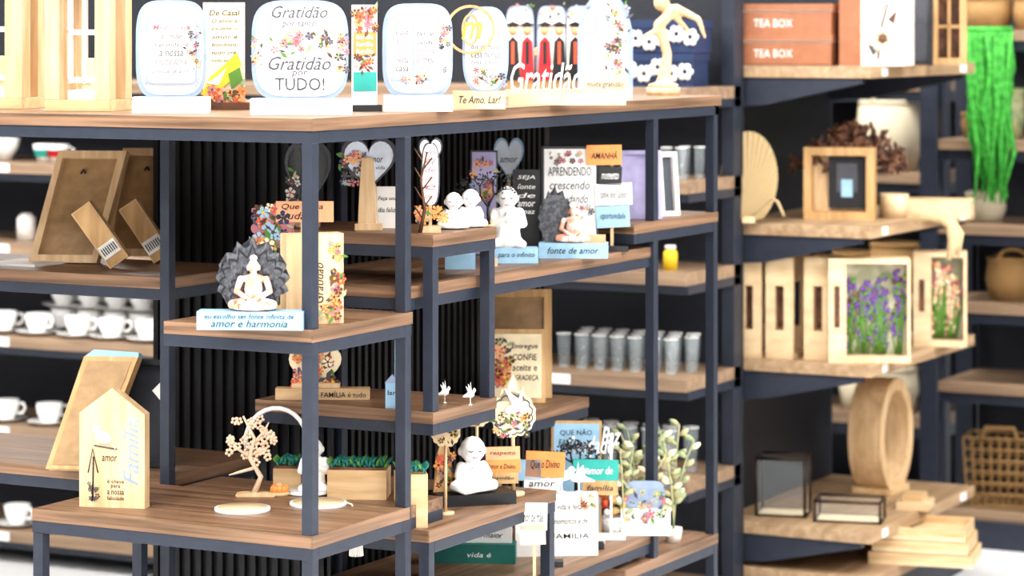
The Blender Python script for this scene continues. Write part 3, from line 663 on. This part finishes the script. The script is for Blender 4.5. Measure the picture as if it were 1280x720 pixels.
# ---------------------------------------------------------------- crockery
def cup_mesh():
    m=M.raw((0,0,0),.001)
    m.lathe(0,0,0,[(0,0),(45,2),(70,12),(72,14),(44,6),(0,5)],WG,28)
    m.lathe(0,0,-6,[(0,0),(24,0),(26,4),(40,30),(43,62),(41,62),(37,30),(22,8),(0,6)],WG,28)
    m.tube([(40,0,-56),(58,0,-58),(64,0,-42),(54,0,-26),(37,0,-26)],5,WG)
    return m.done('coffee_cup')
cup=cup_mesh();cnt=0
cups=[]
for d,us in ((.995,(5,48,98,140,186)),(1.28,(8,62,120,172)),(1.615,(22,80,136,190))):
    for u_ in us: cups.append((u_,d,2.63,random.uniform(-.6,.6),0))
for u_ in (72,105,138,170): cups.append((u_+8,.995,2.81,random.random(),0.0));cups.append((u_+8,.995,2.81,random.random(),0.07))
for (u_,d,y_,r,dz) in cups:
    t=(u_-640)/F;Y=(y_-CAM.y)/(t*S+C)
    if cnt==0: o=cup
    else: o=cup.copy();sc.collection.objects.link(o);o.name='coffee_cup'
    cnt+=1
    o.location=(CAM.x+Y*(t*C-S),y_,EYE-d+dz);o.rotation_euler=(0,0,r+.4)
for (u_,mt) in ((56,TEAL),(72,CRIM)):
    m=M(u_,None,.441,y=2.65);vb=m.v;m.lathe(u_,0,vb,[(0,0),(9,0),(14,14),(15,22),(13,22),(8,4),(0,3)],WG,24);m.lathe(u_,0,vb-6,[(11.6,0),(14.6,9)],mt,24);m.tube([(u_+13,0,vb-19),(u_+21,0,vb-16),(u_+12,0,vb-6)],1.8,WG);m.done('painted_teacup')
m=M(6,None,.441,y=2.65);vb=m.v;m.lathe(6,0,vb,[(0,0),(8,0),(17,16),(20,28),(18,28),(7,4),(0,3)],WG,24);m.done('ceramic_bowl')
m=M(33,None,.698,y=2.66);vb=m.v;m.lathe(33,0,vb,[(0,0),(12,0),(12,28),(6,34),(0,34)],OFF,20);m.done('ceramic_jar')
m=M(130,None,.698,y=2.66);vb=m.v;m.bx(90,170,vb-40,vb,0,40,CRIM);m.bx(90,170,vb-46,vb-40,-1,41,OFF);m.done('crimson_gift_box')
def glasses(u0,u1,d,n,hh,rows=2):
    m=M((u0+u1)/2,None,d,rz=0,y=2.62);vb=m.v
    for r in range(rows):
        for i in range(n):
            u_=u0+(u1-u0)*(i+.5*(r%2))/n;r0=(u1-u0)/n*.36
            m.lathe(u_,8+r*34,vb-.3,[(0,0),(r0*.75,0),(r0,hh)],GLASS,20)
            m.lathe(u_,8+r*34,vb-.3,[(0,0),(r0*.72,0),(r0*.72,4),(0,4)],GLASS,20)
            m.tube([(u_+r0*math.cos(a),8+r*34+r0*math.sin(a),vb-hh) for a in [j*.393 for j in range(16)]],.7,WG,closed=True,seg=4)
    m.done('drinking_glasses')
glasses(692,866,.995,7,44,3);glasses(700,866,1.28,6,56,2);glasses(828,868,.441,2,40,2)
m=M(838,None,.698,y=2.64);vb=m.v;m.lathe(838,0,vb,[(0,0),(9,0),(9,22),(7,25),(0,26)],YEL,20);m.lathe(838,0,vb-26,[(0,0),(7,0),(7,5),(0,5)],OFF,20);m.done('candle_jar')
# ---------------------------------------------------------------- right rack items
for i in range(2):
    m=M(982,None,.121,rz=8,y=3.0);o=m.v-78;base=77-38*i
    m.bx(916,1040,base-28+o,base+o,0,90,TERRA);m.bx(914,1042,base-38+o,base-30+o,-3,93,TERRA);m.bx(917,1040,base-30+o,base-28+o,1,90,OFF);m.txt('TEA BOX',966,base-14+o,50,10,-.6,W);m.done('tea_box')
m=M(1090,None,.121,rz=10,y=3.05);o=m.v-78;m.bx(1048,1076,-14+o,78+o,2,70,TERRA);m.bx(1076,1131,-14+o,78+o,0,70,OFF);m.bx(1080,1127,-8+o,72+o,-1,0,W)
m.tube([(1098,-2,70+o),(1102,-2,30+o),(1110,-2,0+o)],1.5,BRN)
for q in range(6): m.ball(1104+11*math.cos(q*1.05),-3,44+o+11*math.sin(q*1.05),7,2,7,CREAM,1)
m.ball(1104,-5,44+o,6,2,6,BRN,1);m.ext([(1092,66+o),(1084,50+o),(1098,56+o)],-3,-1,GREY);m.ext([(1110,20+o),(1122,8+o),(1118,26+o)],-3,-1,BRN);m.done('flower_print_box')
photo_frame(1132,1166,-14,76,.121,'dark_framed_print',BLACK,GREY,rz=15,lean=4,fw=5,t=8,y=3.3)
def wf(m,a,b,c,e): m.bx((a+b)/2-2,(a+b)/2+2,c,e,-3,3,GOLDW);m.bx(a,b,(c+e)/2-2,(c+e)/2+2,-3,3,GOLDW)
photo_frame(1165,1208,-14,76,.121,'wooden_window_ornament',GOLDW,BRN,rz=15,lean=0,fw=8,t=16,y=3.45,extra=wf)
m=M(938,279,.58,rz=20,lean=6)
N=26;ap=(932,276);el=[]
for i in range(2*N+1):
    a=math.radians(-62+304*i/(2*N));el.append((936+36*math.cos(a),222-58*math.sin(a)))
for i in range(2*N):
    p,q=el[i],el[i+1];z0=0 if i%2 else -4;z1=-4 if i%2 else 0
    m.add([m.pt(ap[0],0,ap[1]),m.pt(p[0],z0,p[1]),m.pt(q[0],z1,q[1])],[(0,1,2)],JUTE)
m.tube([(936,0,276),(962,-2,246),(972,-4,252),(980,-6,270)],2,JUTE);m.bx(928,944,271,279,-6,6,PINE);m.done('palm_leaf_fan')
m=M(1050,274,.58,rz=14);u0,u1,v0,v1=1006,1094,184,274
m.ring([(u0,v0),(u1,v0),(u1,v1),(u0,v1)],[(u0+10,v0+10),(u1-10,v0+10),(u1-10,v1-10),(u0+10,v1-10)],-14,14,GOLDW)
m.bx(u0+10,u1-10,v0+10,v1-10,8,12,PINE);m.bx(u0+30,u1-12,v0+12,v1-14,-2,6,INK);m.bx(u0+40,u1-22,v0+20,v1-34,-3,-2,GREY);m.bx(u0+46,u1-28,v1-50,v1-28,-3.5,-2,PBL);m.done('wooden_box_frame')
random.seed(5)
m=M(1062,None,.58,y=3.3);vb=m.v;m.lathe(1062,0,vb,[(0,0),(18,0),(22,40),(14,56),(10,56),(0,50)],BRN,20)
for q in range(200):
    a=random.random()*6.28;b=random.uniform(.0,1);L_=random.uniform(50,72)
    eu=1062+L_*1.1*math.cos(a)*b;ey=34*math.sin(a)*b;ev=vb-54-L_*.9*math.sqrt(max(.05,1-b*b))*random.uniform(.4,1)
    m.tube([(1062,0,vb-48),(eu,ey,ev)],1,BRN,seg=4)
    for g in range(3): m.ball(eu+random.uniform(-5,5),ey+random.uniform(-4,4),ev+random.uniform(-5,5),3,3,8,BRN,1,rot=random.uniform(-70,70))
m.done('dried_flower_vase')
m=M(1117,272,.58);m.lathe(1117,0,272,[(0,0),(16,0),(19,30),(15,30),(12,6),(0,5)],MDF,24);m.done('wooden_cup')
m=M(1168,None,.58,rz=14,y=3.4);vb=m.v;m.bx(1122,1212,vb-8,vb,0,60,MDF)
for a,b in ((0,3),(57,60)): m.bx(1122,1212,vb-22,vb-8,a,b,MDF)
m.bx(1122,1126,vb-22,vb-8,3,57,MDF);m.bx(1208,1212,vb-22,vb-8,3,57,MDF);m.done('wooden_tray')
m=M(1150,278,.58);m.tube([(1142,2,274),(1160,-6,270),(1176,-20,272),(1184,-34,280),(1187,-36,300),(1180,-36,322)],[5,6,7,7,8,3],JUTE);m.tube([(1160,-6,270),(1182,-26,268),(1194,-34,290),(1192,-34,318)],[4,5,6,3],JUTE);m.done('jute_cloth')
def slat(m,u0,u1,v0,v1,y0,y1,mat):
    w=u1-u0;h_=v1-v0;m.bx(u0,u0+w*.34,v0,v1,y0,y1,mat);m.bx(u1-w*.34,u1,v0,v1,y0,y1,mat);m.bx(u0+w*.34,u1-w*.34,v0,v0+h_*.28,y0,y1,mat);m.bx(u0+w*.34,u1-w*.34,v1-h_*.28,v1,y0,y1,mat)
def crate(u,y,w,hh,dep,rz,name):
    m=M(u,None,.977,rz=rz,y=y);vb=m.v;u0=u-w/2;u1=u+w/2
    slat(m,u0,u1,vb-hh,vb,0,6,MDF)
    slat(m,u0,u1,vb-hh,vb,dep-6,dep,MDF)
    m.bx(u0+w*.34,u1-w*.34,vb-hh*.7,vb-hh*.3,12,14,BRN)
    m.bx(u0,u1,vb-6,vb,6,dep-6,MDF)
    m.bx(u0,u0+5,vb-hh,vb-6,6,dep-6,MDF)
    m.done(name)
crate(936,2.99,32,124,70,4,'wooden_crate');crate(974,3.0,36,126,70,4,'wooden_crate');crate(1022,3.02,36,128,60,4,'wooden_crate')
PANE=plain('sheer_print','#b3ad96',.5,h2='#868468',scale=14)
def floral_panel(u0,u1,v0,v1,y,rz,pal,seed):
    random.seed(seed);m=M((u0+u1)/2,None,.977,rz=rz,y=y);vb=m.v;v0+=vb-v1;v1=vb
    m.ring([(u0,v0),(u1,v0),(u1,v1),(u0,v1)],[(u0+22,v0+6),(u1-4,v0+6),(u1-4,v1-8),(u0+22,v1-8)],0,40,MDF)
    m.bx(u0+7,u0+14,v0+34,v1-44,-.6,0,BRN)
    m.bx(u0+22,u1-4,v0+6,v1-8,20,22,PANE)
    for q in range(30):
        cu=random.uniform(u0+26,u1-8);cv=random.uniform(v0+40,v1-20)
        m.tube([(cu,16,v1-10),(cu+random.uniform(-8,8),15,cv)],1,GRN,seg=4)
        for g in range(10): m.ball(cu+random.uniform(-6,6),16,cv-random.uniform(-8,28),2.6,1.2,4,random.choice(pal),1,rot=random.uniform(-60,60))
    m.done('floral_keepsake_box')
PUR=plain('lavender','#66458c',.6)
floral_panel(1036,1138,322,452,3.02,24,[PUR,GRN,GRN,PUR,PUR,BRN],3)
floral_panel(1142,1208,300,418,3.5,18,[PEACH,SAGE,CREAM,PINKI],4)
m=M(1101,614,1.453,rz=88)
m.ring(sq(1101,542,108,142,2,48),sq(1101,542,80,112,2,48),-22,22,PINE);m.bx(1070,1132,606,614,-26,26,PINEX);m.done('oval_wooden_ring_holder',.0015)
def glassbox(u0,u1,v0,v1,d,dep,rz,name):
    m=M((u0+u1)/2,v1,d,rz=rz)
    for uu in (u0,u1):
        for yy in (0,dep): m.tube([(uu,yy,v0),(uu,yy,v1)],1.8,BRASS)
    for vv in (v0,v1-1):
        for yy in (0,dep): m.tube([(u0,yy,vv),(u1,yy,vv)],1.8,BRASS)
        for uu in (u0,u1): m.tube([(uu,0,vv),(uu,dep,vv)],1.8,BRASS)
    m.bx(u0,u1,v0,v1,0,.8,GLASSF);m.bx(u1-.8,u1,v0,v1,0,dep,GLASSF);m.bx(u0,u1,v1-2,v1-1,0,dep,CREAM);m.bx(u0,u1,v0,v0+1,0,dep,GLASSF);m.done(name)
glassbox(945,1006,574,646,1.453,50,14,'glass_trinket_box');glassbox(1018,1100,628,654,1.453,50,14,'glass_jewellery_tray')
m=M(1135,None,1.453,y=3.35,rz=10);vb=m.v;m.bx(1120,1160,vb-10,vb,0,50,MDF);m.bx(1126,1152,vb-18,vb-10,6,44,PINEX);m.done('small_wooden_box')
for i,w_ in enumerate((130,120,112)):
    m=M(1150,None,1.585,rz=12,y=3.2);vb=m.v-i*16
    m.bx(1150-w_/2,1150+w_/2,vb-5,vb,0,100,MDF)
    for a,b in ((0,4),(96,100)): m.bx(1150-w_/2,1150+w_/2,vb-15,vb-5,a,b,PINEX)
    m.bx(1150-w_/2,1154-w_/2,vb-15,vb-5,4,96,PINEX);m.bx(1146+w_/2,1150+w_/2,vb-15,vb-5,4,96,PINEX);m.done('wooden_tray')
def basket(u,y,d,r,hh,mat,handle=True,name='woven_basket'):
    m=M(u,None,d,y=y);vb=m.v
    m.lathe(u,0,vb,[(0,0),(r*.8,0),(r,hh*.5),(r*.92,hh),(r*.86,hh),(r*.92,hh*.5),(r*.74,4),(0,4)],mat,32)
    m.tube([(u+r*.9*math.cos(a),r*.9*math.sin(a),vb-hh) for a in [i*.314 for i in range(20)]],3,mat,closed=True)
    if handle: 
        m.tube([(u+r*.6*math.cos(a),-r*.7,vb-hh-r*.45*math.sin(a)) for a in [math.pi*i/10 for i in range(11)]],3,mat)
    m.done(name)
basket(1112,4.99,.53,42,86,WICKW);basket(1075,5.0,1.40,26,50,WICKW,False);basket(1115,5.0,1.40,34,54,WICKW,False)
basket(1262,4.4,.916,30,52,WICK,True);basket(1225,4.4,.38,24,30,WICK,False);basket(1262,4.4,.38,20,60,SAGE,False,'sage_vase')
basket(1236,4.42,.02,30,40,WICK,False);basket(1290,4.42,.02,24,40,WICK,False)
basket(1232,4.42,.658,26,34,WICKW,False)
basket(1060,5.0,.97,34,46,WICK,False);basket(1120,5.0,.97,34,60,WICK,False);basket(1118,5.0,.2,34,60,WICK,False)
def wire(u,y,d,w,hh,dep):
    m=M(u,None,d,rz=10,y=y);vb=m.v
    for t in [i/6 for i in range(7)]:
        q=1-.12*(1-t);v_=vb-2-hh*t
        m.tube([(u-w/2*q,0,v_),(u+w/2*q,0,v_),(u+w/2*q,dep,v_),(u-w/2*q,dep,v_)],2,WICK,closed=True,seg=5)
    for i in range(9):
        a=u-w/2*.88+w*.88*i/8;b=u-w/2+w*i/8
        for yy in (0,dep): m.tube([(a,yy,vb-2),(b,yy,vb-hh)],1.6,WICK,seg=5)
    m.bx(u-w/2*.86,u+w/2*.86,vb-3,vb,2,dep-2,WICK)
    m.tube([(u-22,-2,vb-hh),(u-18,-2,vb-hh-16),(u+18,-2,vb-hh-16),(u+22,-2,vb-hh)],3,WICK);m.done('wicker_storage_basket')
wire(1250,4.35,1.6,92,84,60)
random.seed(8)
m=M(1237,None,.38,y=4.16)
for q in range(90):
    a=random.uniform(-28,28);y0=random.uniform(-10,10);L_=random.uniform(110,215);w_=random.uniform(-7,7)
    m.tube([(1237+a,y0,40),(1237+a*.95+w_,y0+3,40+L_*.35),(1237+a*.85-w_,y0-3,40+L_*.7),(1237+a*.7+w_,y0,40+L_)],[2.5,3.5,3.2,1.2],LIME,seg=5)
m.tube([(1209,0,38),(1265,0,38)],5,LIME)
m.tube([(1237,0,38),(1237,22,32)],2,BRASS)
m.done('hanging_moss_plant')
# ---------------------------------------------------------------- lights, world, camera
w=bpy.data.worlds.new('World');sc.world=w;w.use_nodes=True
bg=w.node_tree.nodes['Background'];bg.inputs[0].default_value=(1,.99,.97,1);bg.inputs[1].default_value=.4
LEDM=plain('led_panel','#ffffff',.5,emit=3,var=0)
for x in (-3.5,-.6,2.4,5.2):
    for y in (-5,-2,1.0,3.8):
        L=bpy.data.lights.new('ceiling_lamp_light','AREA');L.shape='RECTANGLE';L.size=1.4;L.size_y=.7;L.energy=72;L.color=(1,.985,.955)
        o=bpy.data.objects.new('ceiling_panel_lamp',L);sc.collection.objects.link(o);o.location=(x,y,3.53)
        m=M.raw((x,y,3.56),1);m.bx(-.72,.72,0,-.04,-.37,.37,LEDM);m.done('ceiling_led_panel')
L=bpy.data.lights.new('front_fill','AREA');L.shape='RECTANGLE';L.size=3.5;L.size_y=2.2;L.energy=170;L.color=(1,.985,.96)  # unseen fill lamp added on the camera side to brighten item fronts
o=bpy.data.objects.new('front_fill_lamp',L);sc.collection.objects.link(o);o.location=(5.2,-6.8,2.0);o.rotation_euler=(math.radians(84),0,math.radians(38))
cam=bpy.data.cameras.new('camera');co=bpy.data.objects.new('camera',cam);sc.collection.objects.link(co)
co.location=CAM;co.rotation_euler=(math.radians(90),0,TH);cam.sensor_width=36;cam.lens=F/1280*36;cam.shift_y=-330/1280
cam.dof.use_dof=True;cam.dof.focus_distance=5.8;cam.dof.aperture_fstop=3.6;cam.clip_end=100
sc.camera=co
sc.view_settings.view_transform='Standard'
try: sc.view_settings.look='Medium High Contrast'
except Exception as e: print(e)
print('OBJ',len(bpy.data.objects))
